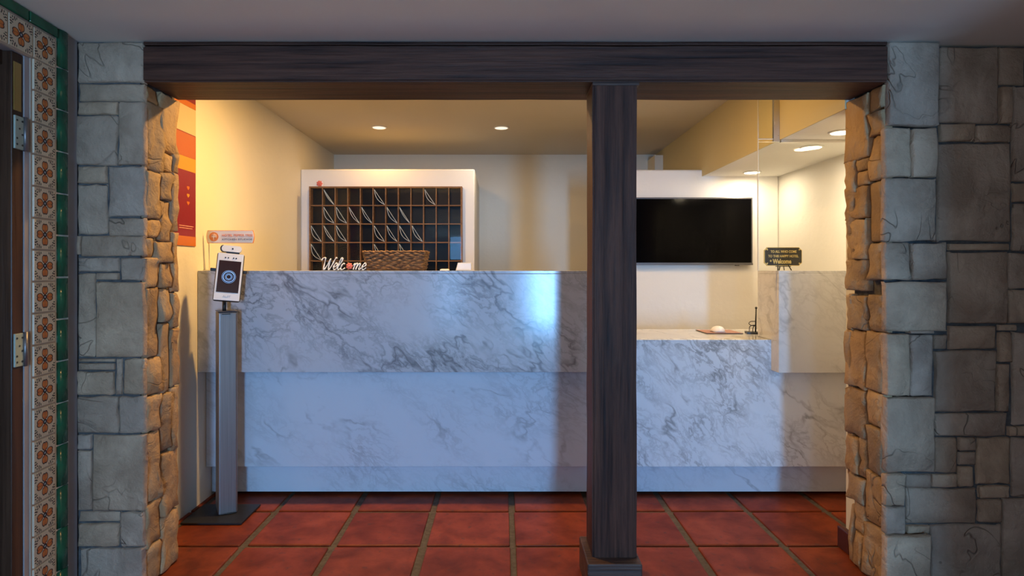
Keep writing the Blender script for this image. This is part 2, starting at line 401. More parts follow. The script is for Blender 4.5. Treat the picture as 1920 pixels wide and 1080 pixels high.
wfr = struct(box('wall_front_right', 'mortar', None, 1.366, 3.6, YF + .056, YB, -.009, ZC))
struct(box('trim_right_pilaster', 'plaster_cream', None, 1.385, XR + .1, YB, 2.515, -.009, 1.90))
def z1p(l): return [(x0 / 2, y0 / 2, x1 / 2, y1 / 2) for x0, y0, x1, y1 in l]
def z2p(l): return [(x0 / 2, 540 + y0 / 2, x1 / 2, 540 + y1 / 2) for x0, y0, x1, y1 in l]
def z6p(l): return [(1560 + x0 / 2.161, 60 + y0 / 2.161, 1560 + x1 / 2.161, 60 + y1 / 2.161) for x0, y0, x1, y1 in l]
def z7p(l): return [(1560 + x0 / 2.078, 560 + y0 / 2.078, 1560 + x1 / 2.078, 560 + y1 / 2.078) for x0, y0, x1, y1 in l]
left_front = z1p([(288, 150, 538, 309), (290, 311, 540, 379), (290, 379, 439, 430), (284, 432, 439, 620), (440, 381, 535, 622), (286, 622, 400, 688), (286, 690, 399, 880),
    (401, 624, 540, 814), (400, 815, 537, 888), (303, 884, 537, 963), (286, 882, 303, 957), (288, 964, 445, 1021), (446, 965, 538, 1054), (288, 1024, 355, 1342), (357, 1022, 444, 1052), (357, 1056, 542, 1342)])
left_front += z2p([(290, 264, 428, 280), (290, 281, 428, 310), (286, 312, 428, 403), (430, 264, 456, 403), (457, 264, 541, 403), (284, 406, 442, 547), (443, 406, 538, 547), (288, 550, 342, 607), (288, 609, 342, 837),
    (343, 551, 537, 838), (290, 839, 446, 881), (292, 883, 445, 972), (447, 841, 538, 975), (296, 977, 540, 1080)])
for p in left_front:
    if p[2] > 263: p = (p[0], p[1], 269.2, p[3])
    front_stone(wfl, p, -.001, YF)
left_jamb = z1p([(532, 314, 600, 384), (602, 345, 662, 575), (532, 386, 612, 640), (612, 577, 652, 645), (538, 642, 604, 820), (605, 646, 652, 752), (604, 753, 645, 905), (536, 821, 604, 890),
    (532, 892, 585, 963), (586, 906, 642, 987), (532, 965, 604, 1080), (606, 988, 642, 1080), (653, 577, 676, 650), (648, 650, 678, 870), (648, 871, 680, 1096)])
left_jamb += z2p([(540, 0, 602, 262), (604, 0, 642, 128), (643, 18, 674, 150), (604, 130, 643, 392), (645, 150, 670, 367), (540, 264, 602, 400), (540, 402, 602, 538), (604, 394, 642, 608),
    (645, 369, 678, 608), (540, 540, 600, 800), (586, 660, 608, 790), (610, 610, 672, 838), (540, 802, 604, 964), (606, 840, 674, 1080), (540, 966, 604, 1080)])
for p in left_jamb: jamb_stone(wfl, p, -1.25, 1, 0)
right_front = z6p([(230, 40, 435, 382), (220, 386, 325, 590), (328, 386, 432, 590), (228, 592, 425, 849), (216, 852, 322, 1006), (324, 852, 472, 1005)])
right_front += z7p([(210, -66, 449, 128), (212, 135, 305, 380), (307, 140, 396, 380), (300, 122, 398, 138), (208, 384, 402, 678), (203, 682, 288, 810), (201, 812, 290, 920), (202, 924, 387, 1080)])
for p in right_front:
    if p[0] < 1669: p = (1659.5 if p[1] > 150 else 1665, p[1], p[2], p[3])
    front_stone(wfr, p, .004, YF)
right_wall = z6p([(438, 60, 676, 368), (679, 60, 790, 215), (683, 220, 732, 372), (438, 370, 583, 444), (586, 375, 732, 446), (434, 448, 732, 850), (737, 220, 900, 605), (737, 610, 900, 690), (737, 694, 900, 890),
    (475, 855, 722, 886), (476, 890, 714, 1182), (718, 894, 900, 1041), (718, 1045, 900, 1182), (793, 60, 900, 215)])
right_wall += z7p([(400, 140, 452, 199), (455, 106, 648, 199), (652, 129, 705, 250), (652, 100, 722, 127), (404, 203, 641, 442), (645, 254, 694, 442), (708, 130, 860, 495), (405, 446, 680, 539), (690, 498, 860, 538),
    (405, 542, 493, 681), (497, 542, 568, 595), (570, 542, 701, 725), (496, 598, 567, 651), (496, 654, 555, 737), (705, 542, 860, 776), (292, 684, 389, 740), (392, 684, 493, 740), (292, 742, 571, 881), (576, 729, 697, 780), (574, 783, 666, 876),
    (291, 884, 387, 920), (390, 882, 663, 1080), (667, 780, 860, 1080)])
for p in right_wall: front_stone(wfr, p, .0, YF + .04)
rc = random.Random(3); z = 0.002        # the facing goes on to the right beyond the picture
while z < ZC - .05:
    hgt = min(rc.uniform(.12, .34), ZC - z); x = xat(1978, YF + .04)
    while x < 3.25:
        wd = min(rc.uniform(.2, .5), 3.3 - x); sd[0] += 1
        stone(wfr, (0, YF + .06, 0), EX, EZ, -EY, x, x + wd, z, z + hgt - .001, .02, sd[0], .0035); x += wd
    z += hgt
right_jamb = z6p([(148, 205, 230, 312), (148, 316, 230, 412), (72, 262, 145, 515), (95, 512, 148, 560), (93, 562, 148, 622), (148, 414, 224, 598), (62, 520, 92, 655), (62, 658, 90, 836), (92, 622, 136, 755), (138, 600, 230, 850),
    (87, 758, 137, 920), (143, 852, 217, 1006), (87, 922, 137, 1050), (55, 840, 85, 1012)])
right_jamb += z7p([(135, -14, 210, 130), (78, -10, 132, 122), (52, -20, 76, 122), (74, 125, 130, 350), (133, 132, 212, 362), (48, 125, 72, 342), (72, 352, 128, 538), (131, 365, 210, 500), (131, 502, 206, 682), (48, 346, 70, 688),
    (74, 541, 100, 682), (103, 541, 128, 698), (60, 690, 123, 790), (125, 684, 202, 884), (80, 792, 123, 912), (62, 800, 79, 1040), (120, 888, 200, 1080), (80, 914, 118, 1080)])
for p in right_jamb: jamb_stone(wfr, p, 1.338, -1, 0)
bb = struct(box('baseboard_right', 'base_red', None, 1.362, 1.387, 2.455, 2.54, 0, .085, bev=.004))

# ------------------------------------------------------------------ beam and post
bt = thing('ceiling_beam', 'dark stained rough-sawn wooden beam spanning the top of the reception opening', 'beam', (0, 0, 0))
BZ0, BZ1 = zat(153, YF), zat(85, YF)
def hewn(name, mat, parent, x0, x1, y0, y1, z0, z1, axis, amp=.0025):
    m = MB(); m.box(x0, x1, y0, y1, z0, z1)
    es = [e for e in m.bm.edges if abs((e.verts[0].co - e.verts[1].co)[axis]) > .05]
    bmesh.ops.subdivide_edges(m.bm, edges=es, cuts=24, use_grid_fill=True)
    es = [e for e in m.bm.edges if abs((e.verts[0].co - e.verts[1].co).normalized()[axis]) > .9]
    long_ = [e for e in es if len(e.link_faces) == 2 and e.link_faces[0].normal.dot(e.link_faces[1].normal) < .5]
    m.bm.normal_update()
    long_ = [e for e in es if len(e.link_faces) == 2 and e.link_faces[0].normal.dot(e.link_faces[1].normal) < .5]
    bmesh.ops.bevel(m.bm, geom=long_, offset=.006, segments=2, affect='EDGES')
    for v in m.bm.verts:
        p = v.co * 5; d = Vector((noise.noise(p + Vector((3, 0, 0))), noise.noise(p + Vector((0, 7, 0))), noise.noise(p + Vector((0, 0, 11))))); d[axis] = 0
        v.co += d * amp
    return m.build(name, mat, parent)
hewn('beam_timber', 'beam_wood', bt, xat(268.5, YF), xat(1664, YF), YF, YB, BZ0, BZ1 - .001, 0)
hewn('top_strip', 'beam_wood', bt, xat(268.5, YF), xat(1664, YF), YF - .004, YB, BZ1 + .002, ZC - .001, 0, .001)
pt = thing('wooden_post', 'dark rough-sawn square wooden post standing in the reception opening', 'post', (.392, 2.25, 0))
PX0, PX1 = xat(1111, YF), xat(1194.5, YF)
hewn('post_timber', 'post_wood', pt, PX0 - .392, PX1 - .392, YF - 2.25, 2.335 - 2.25, .118, BZ0 - .014, 2)
box('capital', 'base_wood', pt, PX0 - .393, PX1 - .384, YF - .004 - 2.25, 2.34 - 2.25, BZ0 - .014, BZ0 - .001, bev=.003)
box('base_block', 'base_wood', pt, .292 - .392, .480 - .392, 2.131 - 2.25, 2.36 - 2.25, 0.001, .118, bev=.005)

# ------------------------------------------------------------------ outer left wall: door, tiles
ea = Vector((.0847, -.9964, 0)).normalized(); en = Vector((.9964, .0847, 0)).normalized(); oc = Vector((-1.481, YF, 0))
def lw(s, n, z): return oc + ea * s + en * n + EZ * z
def lbox(name, mat, parent, s0, s1, n0, n1, z0, z1, bev=0, uvs=False, smooth=False, convex=0):
    m = MB(); m.box(s0, s1, n0, n1, z0, z1, bev=bev)
    ctr = lw((s0 + s1) / 2, (n0 + n1) / 2, (z0 + z1) / 2)
    if convex:
        m.bm.free(); m = MB(); k = 6
        prof = [(s0 + (s1 - s0) * i / k, n0 + (n1 - n0) * (math.sin(math.pi * (i / k)) ** .45 if 0 < i < k else .15)) for i in range(k + 1)]
        poly = [(s0, n0)] + prof + [(s1, n0)]
        A = [m.bm.verts.new((a, b_, z0)) for a, b_ in poly]; Bv = [m.bm.verts.new((a, b_, z1)) for a, b_ in poly]
        m.bm.faces.new(A); m.bm.faces.new(Bv[::-1])
        for i in range(len(poly)): m.bm.faces.new((A[i], Bv[i], Bv[(i + 1) % len(poly)], A[(i + 1) % len(poly)]))
        bmesh.ops.recalc_face_normals(m.bm, faces=m.bm.faces)
    if uvs:
        ul = m.bm.loops.layers.uv.new('UVMap')
        for f in m.bm.faces:
            for l in f.loops: l[ul].uv = ((l.vert.co.x - s0) / (s1 - s0), (l.vert.co.z - z0) / (z1 - z0))
    for v in m.bm.verts: v.co = lw(v.co.x, v.co.y, v.co.z) - ctr
    o = m.build(name, mat, parent, smooth=smooth); o.location = ctr; return o
wl = struct(lbox('wall_left', 'plaster_grey', None, 0, .272, -.25, 0, -.009, ZC)); wl_o = wl.location.copy()
def kid(o, parent):
    o.parent = parent; o.location = o.location - parent.location; return o
kid(lbox('lintel', 'plaster_grey', None, .272, 1.9, -.25, 0, 1.775, ZC), wl)
kid(lbox('wall_return', 'plaster_grey', None, 1.15, 3.75, -.25, 0, -.009, 1.774), wl)
kid(lbox('tile_bed', 'tile_grout_warm', None, .126, .250, -.001, .004, -.009, 1.884), wl)
kid(lbox('tile_bed', 'tile_grout_warm', None, .250, 1.2, -.001, .004, 1.776, 1.884), wl)
for i in range(19):
    zc = 1.829 - i * .0992
    if zc < .04: break
    o = kid(lbox('flower_tile', 'flower_glaze', None, .137, .243, .001, .0095, zc - .047, zc + .047, bev=.002, uvs=True), wl)
for i in range(8):
    s0 = .248 + i * .111
    kid(lbox('flower_tile', 'flower_glaze', None, s0, s0 + .106, .001, .0095, 1.782, 1.876, bev=.002, uvs=True), wl)
kid(lbox('tile_bed', 'white_trim', None, .056, .127, -.001, .003, -.009, ZC - .001), wl)
for k in range(15):
    z1 = ZC - .002 if k == 0 else 1.789 - (k - 1) * .139; z0 = 1.795 - k * .139
    if z0 < 0: z0 = 0
    if z1 - z0 < .02: break
    kid(lbox('green_tile', 'green_glaze', None, .060, .122, .001, .014, z0, z1, convex=1, smooth=True), wl)
for k in range(7):
    s0 = .126 + k * .142
    kid(lbox('green_tile', 'green_glaze', None, s0, s0 + .137, .001, .012, 1.884, ZC - .002, bev=.004), wl)
# door
dr = thing('door_1', None, None, lw(.3, -.04, 0)); tag(dr, kind='structure')
def dkid(o): return kid(o, dr)
dkid(lbox('door_frame', 'door_wood', None, .2735, .322, -.12, -.003, 0, 1.774, bev=.003))
dkid(lbox('door_gap_shade', 'black_metal', None, .322, .345, -.12, -.060, 0, 1.774))  # shade of the gap beside the leaf, put in as a black strip
dkid(lbox('door_frame', 'door_wood', None, .323, 1.149, -.12, -.03, 1.732, 1.774))
dkid(lbox('door_leaf', 'door_wood', None, .346, 1.10, -.10, -.045, .006, 1.73, bev=.004))
dkid(lbox('glass_pane', 'amber_glass_and_reflection', None, .352, 1.0, -.050, -.042, .98, 1.66, bev=.002))
dkid(lbox('frame_reflection', 'amber_glass_and_reflection', None, .284, .316, -.004, -.0015, 1.60, 1.745))  # warm reflection on the glossy frame, painted as an amber strip
for zc in (1.535, .88):
    h_ = dkid(lbox('hinge', 'hinge_paint', None, .277, .316, -.008, .002, zc - .05, zc + .05, bev=.002))
    kn = MB().tube([(0, 0, -.052), (0, 0, .052)], .006, 10).build('knuckle', 'brushed_metal', h_, True)
    kn.location = lw(.2735, .004, zc) - h_.location - dr.location
    for (s_, z_) in ((.285, .036), (.308, .036), (.297, .012), (.285, -.004), (.308, -.018), (.285, -.036), (.308, -.036)):
        q = MB().lathe([(.0032, 0), (.0032, .002)], (0, 0, 0), 8).build('screw', 'screw_dark', h_)
        q.rotation_euler = en.to_track_quat('Z', 'Y').to_euler(); q.location = lw(s_, .0012, zc + z_) - h_.location - dr.location

# ------------------------------------------------------------------ reception counter
rc_ = thing('reception_counter', 'long white and grey veined marble reception counter with raised ledge and lower desk', 'counter', (0, 3.1, 0))
def cbox(name, mat, x0, x1, y0, y1, z0, z1, bev=.0015): return box(name, mat, rc_, x0, x1, y0 - 3.1, y1 - 3.1, z0, z1, bev=bev)
XC = .53; XP = 1.318
cbox('plinth', 'marble_lower', XL + .002, XR - .002, 3.12, 3.20, .016, .17)
cbox('toe_recess', 'black_metal', XL + .002, XR - .002, 3.16, 3.20, .0005, .018, 0)
cbox('front_slab', 'marble_lower', XL + .002, XC - .001, 3.06, 3.12, .159, .66)
cbox('desk_slab', 'marble_desk', XC + .001, XR - .002, 3.06, 3.12, .159, .7805)
cbox('plinth_body', 'black_metal', XL + .003, XR - .003, 3.121, 3.22, .17, .74, 0)
cbox('ledge_front', 'marble_upper', XL + .002, XC, 2.976, 3.01, .635, 1.104)
cbox('ledge_top', 'marble_upper', XL + .002, XC, 2.976, 3.28, 1.1045, 1.1185)
cbox('ledge_back', 'white_paint', XL + .002, XC, 3.24, 3.27, .5, 1.104)
cbox('ledge_end', 'marble_upper', XC - .03, XC - .0005, 3.0105, 3.239, .635, 1.104)
cbox('worktop', 'marble_pedestal', XL + .003, XR - .003, 3.121, 3.62, .755, .780)
cbox('desk_leg_panel', 'white_paint', XC + .04, XC + .07, 3.24, 3.58, 0, .754)
cbox('desk_leg_panel', 'white_paint', XL + .04, XL + .07, 3.24, 3.58, 0, .754)
cbox('pedestal_front', 'marble_pedestal', XP + .0005, XR - .002, 2.976, 3.00, .632, 1.104)
cbox('pedestal_side', 'marble_pedestal', XP, XP + .02, 3.0005, 3.22, .7815, 1.104)
cbox('pedestal_under', 'marble_pedestal', XP, XP + .02, 3.0005, 3.0595, .632, .7814)
cbox('pedestal_top', 'marble_pedestal', XP, XR - .002, 2.976, 3.22, 1.1045, 1.1185)

# ------------------------------------------------------------------ downlights
def downlight(px, Y, z, label, power, col, glow, rad=.045, xyz=None, group=None):
    p = Vector(xyz) if xyz else Vector((xat(px[0], Y), Y, z))
    t_ = thing('ceiling_downlight', label, 'downlight', p, 0, group)
    MB().lathe([(rad + .010, 0), (rad + .010, -.004), (rad + .002, -.006), (rad, -.003), (rad, 0)], (0, 0, 0), 28).build('trim_ring', 'white_trim', t_, True)
    MB().lathe([(rad, -.0062), (rad * .9, -.0075)], (0, 0, 0), 24).build('lens', glow, t_)
    area_light('downlight_lamp', (0, 0, -.012), (0, 0, 0), rad * 1.8, 0, power, col, 'DISK', t_)
    return t_
WARM = (1.0, .58, .19); SOFT = (1.0, .80, .56)
g = 'round ceiling downlights'
downlight((711, 238), 4.36, ZI, 'dim round downlight in the cream ceiling above the key rack', 3.2, WARM, 'lamp_glow_dim', group=g)
downlight((940, 239), 4.37, ZI, 'faint round downlight in the cream ceiling, right of the key rack', 4.0, SOFT, 'lamp_glow_dim', group=g)
downlight((1410, 324), 3.97, 1.745, 'bright downlight in the low soffit nearest the television', 3.2, SOFT, 'lamp_glow', group=g)
downlight((1522, 277), 3.16, 1.745, 'bright downlight in the middle of the low white soffit', 3.8, SOFT, 'lamp_glow', group=g)
downlight((1578, 249), 2.816, 1.745, 'bright downlight in the soffit next to the right stone jamb', 3, SOFT, 'lamp_glow', group=g)
downlight(None, 0, 0, 'ceiling downlight behind the beam near the poster wall', 29, WARM, 'lamp_glow', xyz=(-.68, 2.93, ZI), group=g)
downlight(None, 0, 0, 'ceiling downlight behind the beam above the wooden post', 8, WARM, 'lamp_glow', xyz=(.62, 2.92, ZI), group=g)

# added fill lamp behind the camera, gives the hall a warm ambient
ln = thing('fill_lantern', 'unseen fill lantern added under the hall ceiling behind the viewpoint', 'lantern', (-.5, -.9, ZC - .001))
MB().lathe([(.06, 0), (.06, -.012), (.012, -.022)], (0, 0, 0), 20).build('canopy', 'black_metal', ln, True)
MB().tube([(0, 0, -.02), (0, 0, -.20)], .006, 8).build('stem', 'black_metal', ln, True)
MB().lathe([(.05, -.20), (.055, -.215), (.02, -.218)], (0, 0, 0), 20).build('cap', 'black_metal', ln, True)
pl_ = bpy.data.lights.new('fill_bulb', 'POINT'); pl_.energy = 14.5; pl_.color = (1.0, .70, .46); pl_.shadow_soft_size = .07
po = bpy.data.objects.new('fill_bulb', pl_); C.objects.link(po); po.parent = ln; po.location = (0, 0, -.29)

# ------------------------------------------------------------------ key rack
kb = struct(box('wall_key_rack_box', 'white_paint', None, XL + .001, xat(890, 4.5), 4.5, YBACK - .001, -.009, zat(317, 4.5), bev=.01))
YK = 4.43
kx0, kx1, kz1 = xat(579.5, YK), xat(866.5, YK), zat(349.5, YK)
nc, nr = 12, 6; ft = .011; fd = .0075
cw = (kx1 - kx0 - ft) / nc; rh = 34.7 * YK / F; kz0 = kz1 - nr * rh - ft
kr = thing('key_rack', 'brown wooden pigeonhole key rack set on the white box behind the counter', 'key rack', ((kx0 + kx1) / 2, 4.5, kz0))
ox, oz = (kx0 + kx1) / 2, kz0
def kbx(name, mat, x0, x1, y0, y1, z0, z1, bev=.001): return box(name, mat, kr, x0 - ox, x1 - ox, y0 - 4.5, y1 - 4.5, z0 - oz, z1 - oz, bev=bev)
kbx('back_panel', 'slot_dark', kx0, kx1, 4.488, 4.4985, kz0, kz1, 0)
kbx('frame_side', 'rack_wood', kx0, kx0 + ft, YK - .004, 4.487, kz0, kz1); kbx('frame_side', 'rack_wood', kx1 - ft, kx1, YK - .004, 4.487, kz0, kz1)
kbx('frame_top', 'rack_wood', kx0 + ft, kx1 - ft, YK - .004, 4.487, kz1 - ft, kz1); kbx('frame_bottom', 'rack_wood', kx0 + ft, kx1 - ft, YK - .004, 4.487, kz0, kz0 + ft)
for r_ in range(1, nr): kbx('shelf', 'rack_wood', kx0 + ft, kx1 - ft, YK + .002, 4.487, kz1 - r_ * rh - fd, kz1 - r_ * rh, 0)
for c_ in range(1, nc):
    xx = kx0 + ft / 2 + c_ * cw
    kbx('divider', 'rack_wood', xx - fd / 2, xx + fd / 2, YK, 4.487, kz0 + ft, kz1 - ft, 0)
ORD = ['first', 'second', 'third', 'fourth', 'fifth', 'sixth', 'seventh', 'eighth', 'ninth', 'tenth', 'eleventh', 'twelfth']
def leaflet(c_, r_, bow):
    x0 = kx0 + ft / 2 + c_ * cw + fd / 2 + .0045; x1 = x0 + cw - fd - .009
    z1 = kz1 - r_ * rh - fd - (.014 if r_ == 0 else .008); z0 = kz1 - (r_ + 1) * rh + .0025
    t_ = thing('leaflet', 'curled leaflet in key rack, %s row from top, %s pigeonhole from left' % (ORD[r_], ORD[c_]), 'leaflet', ((x0 + x1) / 2, 4.46, z0), 0, 'leaflets in the key rack')
    cx = (x0 + x1) / 2
    def curve(k, n=12):
        pts = []
        for i in range(n + 1):
            q = i / n; px = x0 + (x1 - x0) * q; pz = z1 + (z0 - z1) * q
            off = math.sin(math.pi * q) * k
            pts.append((px - cx - off * .8, pz - z0 - off * .62))
        mn = min(p[1] for p in pts); return [(max(a, x0 - cx), max(b_, 0.0) if i < n else 0.0) for i, (a, b_) in enumerate(pts)]
    for k, nm in ((.001, 'front_page'), (bow, 'back_page')):
        cv = curve(k); th = .0011
        poly = cv + [(a + th * .7, b_ + th * .7) for a, b_ in cv[::-1]]
        MB().prism(poly, -.026, .022).build(nm, 'paper_dark', t_)
        MB().tube([(a, -.0265, b_) for a, b_ in cv], .0017, 6).build('white_edge', 'paper_white', t_, True)
for c_, r_, bw in ((5, 0, .020), (9, 0, .020), (1, 1, .028), (2, 1, .028), (3, 1, .016), (4, 1, .016), (6, 1, .020), (7, 1, .010), (0, 2, .026), (2, 2, .024), (5, 2, .026),
                   (6, 2, .018), (7, 2, .022), (8, 2, .020), (0, 3, .028), (5, 3, .02), (7, 3, .02), (1, 2, .014), (1, 0, .010)):
    leaflet(c_, r_, bw)
gp = MB().box(kx0 - ox + .004, kx1 - ox - .004, YK - .012 - 4.5, YK - .008 - 4.5, .004, kz1 - oz - .004).build('glass_front', 'thin_glass', kr)

def rosette(name, label, cat, loc, r, group=None, parent=None):
    t_ = thing(name, label, cat, loc, 0, group) if parent is None else parent
    return t_
def flower(parent, c, r, matp='coral', n=7):
    for i in range(n):
        a = 2 * math.pi * i / n; m_ = MB()
        bmesh.ops.create_icosphere(m_.bm, subdivisions=2, radius=1)
        M = Matrix.Translation(Vector(c) + Vector((math.cos(a) * r * .55, 0, math.sin(a) * r * .55))) @ Matrix.Rotation(-a, 4, 'Y') @ Matrix.Diagonal((r * .48, r * .22, r * .34, 1))
        bmesh.ops.transform(m_.bm, matrix=M, verts=m_.bm.verts); m_.build('petal', matp, parent, True)
    m_ = MB(); bmesh.ops.create_icosphere(m_.bm, subdivisions=2, radius=r * .32); bmesh.ops.transform(m_.bm, matrix=Matrix.Translation(Vector(c) + Vector((0, -r * .15, 0))), verts=m_.bm.verts)
    m_.build('flower_heart', matp, parent, True)
fl = thing('paper_flower', 'small coral pink flower on top of the key rack by its left corner', 'flower', (xat(599, 4.46), 4.46, kz1))
flower(fl, (0, 0, .024), .022); box('white_leaf', 'paper_white', fl, .010, .024, .004, .010, 0, .042, bev=.003)

# ------------------------------------------------------------------ things on the ledge
ZT = 1.1186
# basket
YBK = 3.08
bx0, bx1 = xat(680, YBK), xat(798, YBK); bh = zat(471, YBK) - ZT; bcx = (bx0 + bx1) / 2; bw_ = (bx1 - bx0) / 2
bk = thing('wicker_basket', 'brown rectangular woven wicker basket on the marble ledge in front of the key rack', 'basket', (bcx, YBK + .075, ZT))
def rect_loop(hw, hd, rr, n=16):
    pts = []
    for cx_, cy_, a0 in ((hw - rr, hd - rr, 0), (-hw + rr, hd - rr, 90), (-hw + rr, -hd + rr, 180), (hw - rr, -hd + rr, 270)):
        for i in range(6): a = R(a0 + 90 * i / 5); pts.append(Vector((cx_ + rr * math.cos(a), cy_ + rr * math.sin(a), 0)))
    out = []; L = [(pts[i], pts[(i + 1) % len(pts)]) for i in range(len(pts))]
    for a, b_ in L:
        k = max(1, int((b_ - a).length / .008))
        for i in range(k): out.append(a.lerp(b_, i / k))
    return out
rowsn = 10; wv = MB(); rb = random.Random(5)
for r_ in range(rowsn):
    q = (r_ + .5) / rowsn; hw = bw_ * (.925 + .075 * q) - .003; hd = .072 * (.9 + .1 * q)
    lp = rect_loop(hw, hd, .016); pts = []; ph = rb.uniform(0, 6.28)
    for i, p in enumerate(lp):
        nrm = Vector((p.x / hw, p.y / hd, 0)); d = (1 if (r_ % 2) else -1) * math.sin(i * math.pi / 3.0 + .4) * .0035 + rb.uniform(-.0008, .0008)
        pts.append(p + nrm.normalized() * d + Vector((0, 0, .0035 + q * (bh - .012) + math.sin(i * .7 + ph) * .0010)))
    wv.tube(pts, .0062, 6, closed=True)
o = wv.build('weave', 'wicker', bk, True); o['kind'] = 'stuff'
for i, p in enumerate(rect_loop(bw_ * .96 - .003, .068, .016)[::9]):
    MB().tube([(p.x * .96, p.y * .96, .002), (p.x * 1.03, p.y * 1.04, bh - .004)], .0026, 6).build('stake', 'wicker', bk, True)
rim = rect_loop(bw_ + .001, .073, .016)
for k in range(2):
    MB().tube([p + Vector((p.x / bw_ * .0025 * math.sin(i * .9 + k * math.pi), p.y / .073 * .0025 * math.sin(i * .9 + k * math.pi), bh - .003 + .003 * math.cos(i * .9 + k * math.pi))) for i, p in enumerate(rim)], .0042, 6, closed=True).build('braided_rim', 'wicker', bk, True)
box('basket_floor', 'wicker', bk, -bw_ * .9, bw_ * .9, -.062, .062, .001, .006)

# welcome script
YW = 3.02; WX0 = xat(600, YW); WH = 24 * YW / F; 
ws = thing('welcome_sign', 'white script welcome cutout standing on the marble ledge, a coral flower as its o', 'sign', (WX0 + .115, YW, ZT))
def bez(pts, n=10):
    """Catmull-Rom through points"""
    P = [pts[0]] + pts + [pts[-1]]; out = []
    for i in range(1, len(P) - 2):
        p0, p1, p2, p3 = (Vector((*q, 0)) for q in P[i - 1:i + 3])
        for j in range(n):
            s_ = j / n
            out.append(.5 * ((2 * p1) + (p2 - p0) * s_ + (2 * p0 - 5 * p1 + 4 * p2 - p3) * s_ ** 2 + (3 * p1 - p0 - 3 * p2 + p3) * s_ ** 3))
    out.append(Vector((*pts[-1], 0))); return out
# strokes in sign units: x along, y up (0..1 tall), before slant
STK = {'W': [[(-.05, .80), (.05, 1.0), (.22, .98), (.25, .55), (.28, .06), (.36, .04), (.52, .45), (.66, .92), (.64, .50), (.66, .06), (.74, .04), (.90, .45), (1.0, .85), (1.08, 1.02), (1.16, .98)]],
       'e': [[(0, .24), (.12, .26), (.28, .40), (.24, .56), (.12, .52), (.03, .30), (.06, .08), (.18, .02), (.36, .18)]],
       'l': [[(0, .18), (.15, .40), (.30, .85), (.24, 1.02), (.14, .85), (.08, .40), (.10, .06), (.20, .03), (.32, .16)]],
       'c': [[(.26, .48), (.16, .55), (.05, .38), (.03, .14), (.14, .01), (.36, .16)]],
       'm': [[(0, .36), (.08, .54), (.10, .40), (.06, .02), (.10, .30), (.22, .54), (.30, .46), (.26, .02), (.31, .30), (.43, .54), (.52, .44), (.49, .10), (.56, .02), (.66, .16)]]}
xs = [('W', 0.0), ('e', 1.02), ('l', 1.32), ('c', 1.62), ('m', 2.62), ('e', 3.32)]
tot = 3.95; uw = (692 - 600) * YW / F / tot; slant = .28; BASE = .004
for ch, xo in xs:
    for st in STK[ch]:
        cv = bez(st, 8)
        pp = [((p.x + xo + slant * p.y * .9) * uw - .115, 0, BASE + p.y * WH * (.93)) for p in cv]
        rad = [.0026 + .0008 * math.sin(i * .5) for i in range(len(pp))]
        MB().tube([(a, -.004, c_) for a, _, c_ in pp], rad, 8).build('letter', 'letter_white', ws, True)
        MB().tube([(a + .001, .001, c_ - .0008) for a, _, c_ in pp], [r_ * 1.35 for r_ in rad], 8).build('letter_edge', 'letter_edge', ws, True)
flower(ws, ((2.30 + .08) * uw - .115, -.003, WH * .36), .0165)
box('sign_foot', 'letter_edge', ws, -.105, .115, -.010, .014, 0, .003, bev=.001)
# cream card block and small white block
cb = thing('card_holder', 'cream sloping card holder on the ledge below the right edge of the key rack', 'card holder', (xat(870, 3.12), 3.12, ZT))
hw = (884 - 854) / 2 * 3.12 / F
m = MB(); a = [(-hw, 0), (hw, 0), (hw * .96, .040), (-hw * .72, .040)]
m.prism(a, -.025, .03).build('card_body', 'card_cream', cb); 
m = MB(); m.prism([(-hw * .9, .003), (hw * .9, .003), (hw * .86, .036), (-hw * .66, .036)], -.0275, -.0252).build('card_face', 'paper_white', cb)
wb = thing('white_pad', 'small flat white block on the ledge between basket and cream card holder', 'block', (xat(834, 3.1), 3.1, ZT))
MB().box(-.022, .022, -.02, .02, 0, .007, bev=.002).build('pad_body', 'paper_white', wb); MB().box(-.017, .017, -.015, .015, .007, .009, bev=.0008).build('pad_top', 'card_cream', wb)

# hotel sign on the ledge
def text_mesh(s_, size, name, mat, parent, loc, rot=(R(90), 0, 0), ext=.0006, align='LEFT', sx=1.0, width=None, off=0.0):
    cu = bpy.data.curves.new(name, 'FONT'); cu.body = s_; cu.size = size; cu.extrude = ext; cu.align_x = align; cu.resolution_u = 3; cu.offset = off
    to = bpy.data.objects.new(name, cu); C.objects.link(to); dg = bpy.context.evaluated_depsgraph_get(); dg.update()
    me = bpy.data.meshes.new_from_object(to.evaluated_get(dg)); bpy.data.objects.remove(to); bpy.data.curves.remove(cu)
    xs_ = [v.co.x for v in me.vertices]; 
    if width: sx = width / (max(xs_) - min(xs_))
    for v in me.vertices: v.co.x *= sx
    me.materials.clear(); o = link(name, me, mat, parent); o.location = loc; o.rotation_euler = rot; return o
YS = 3.03
hs = thing('hotel_sign', 'cream and orange hotel name sign on the ledge above the temperature kiosk', 'sign', (xat(432, YS), YS, ZT))
sw, sh = (477.5 - 387.5) * YS / F / 2, (456 - 432) * YS / F; sz = zat(456, YS) - ZT
def plaque(k, nt_=.0): return [(-sw + .006 - k, sz - k), (sw - .006 + k, sz - k), (sw + k - .002, sz + sh * .25), (sw + k, sz + sh * .5), (sw + k - .002, sz + sh * .75), (sw - .006 + k, sz + sh + k), (-sw + .006 - k, sz + sh + k), (-sw - k + .002, sz + sh * .75), (-sw - k, sz + sh * .5), (-sw - k + .002, sz + sh * .25)]
MB().prism(plaque(0), -.001, .004).build('plaque_edge', 'sign_orange', hs); MB().prism(plaque(-.0022), -.0025, -.0011).build('plaque_face', 'sign_cream', hs)
lx = xat(401.5, YS) - xat(432, YS); lz = sz + sh / 2
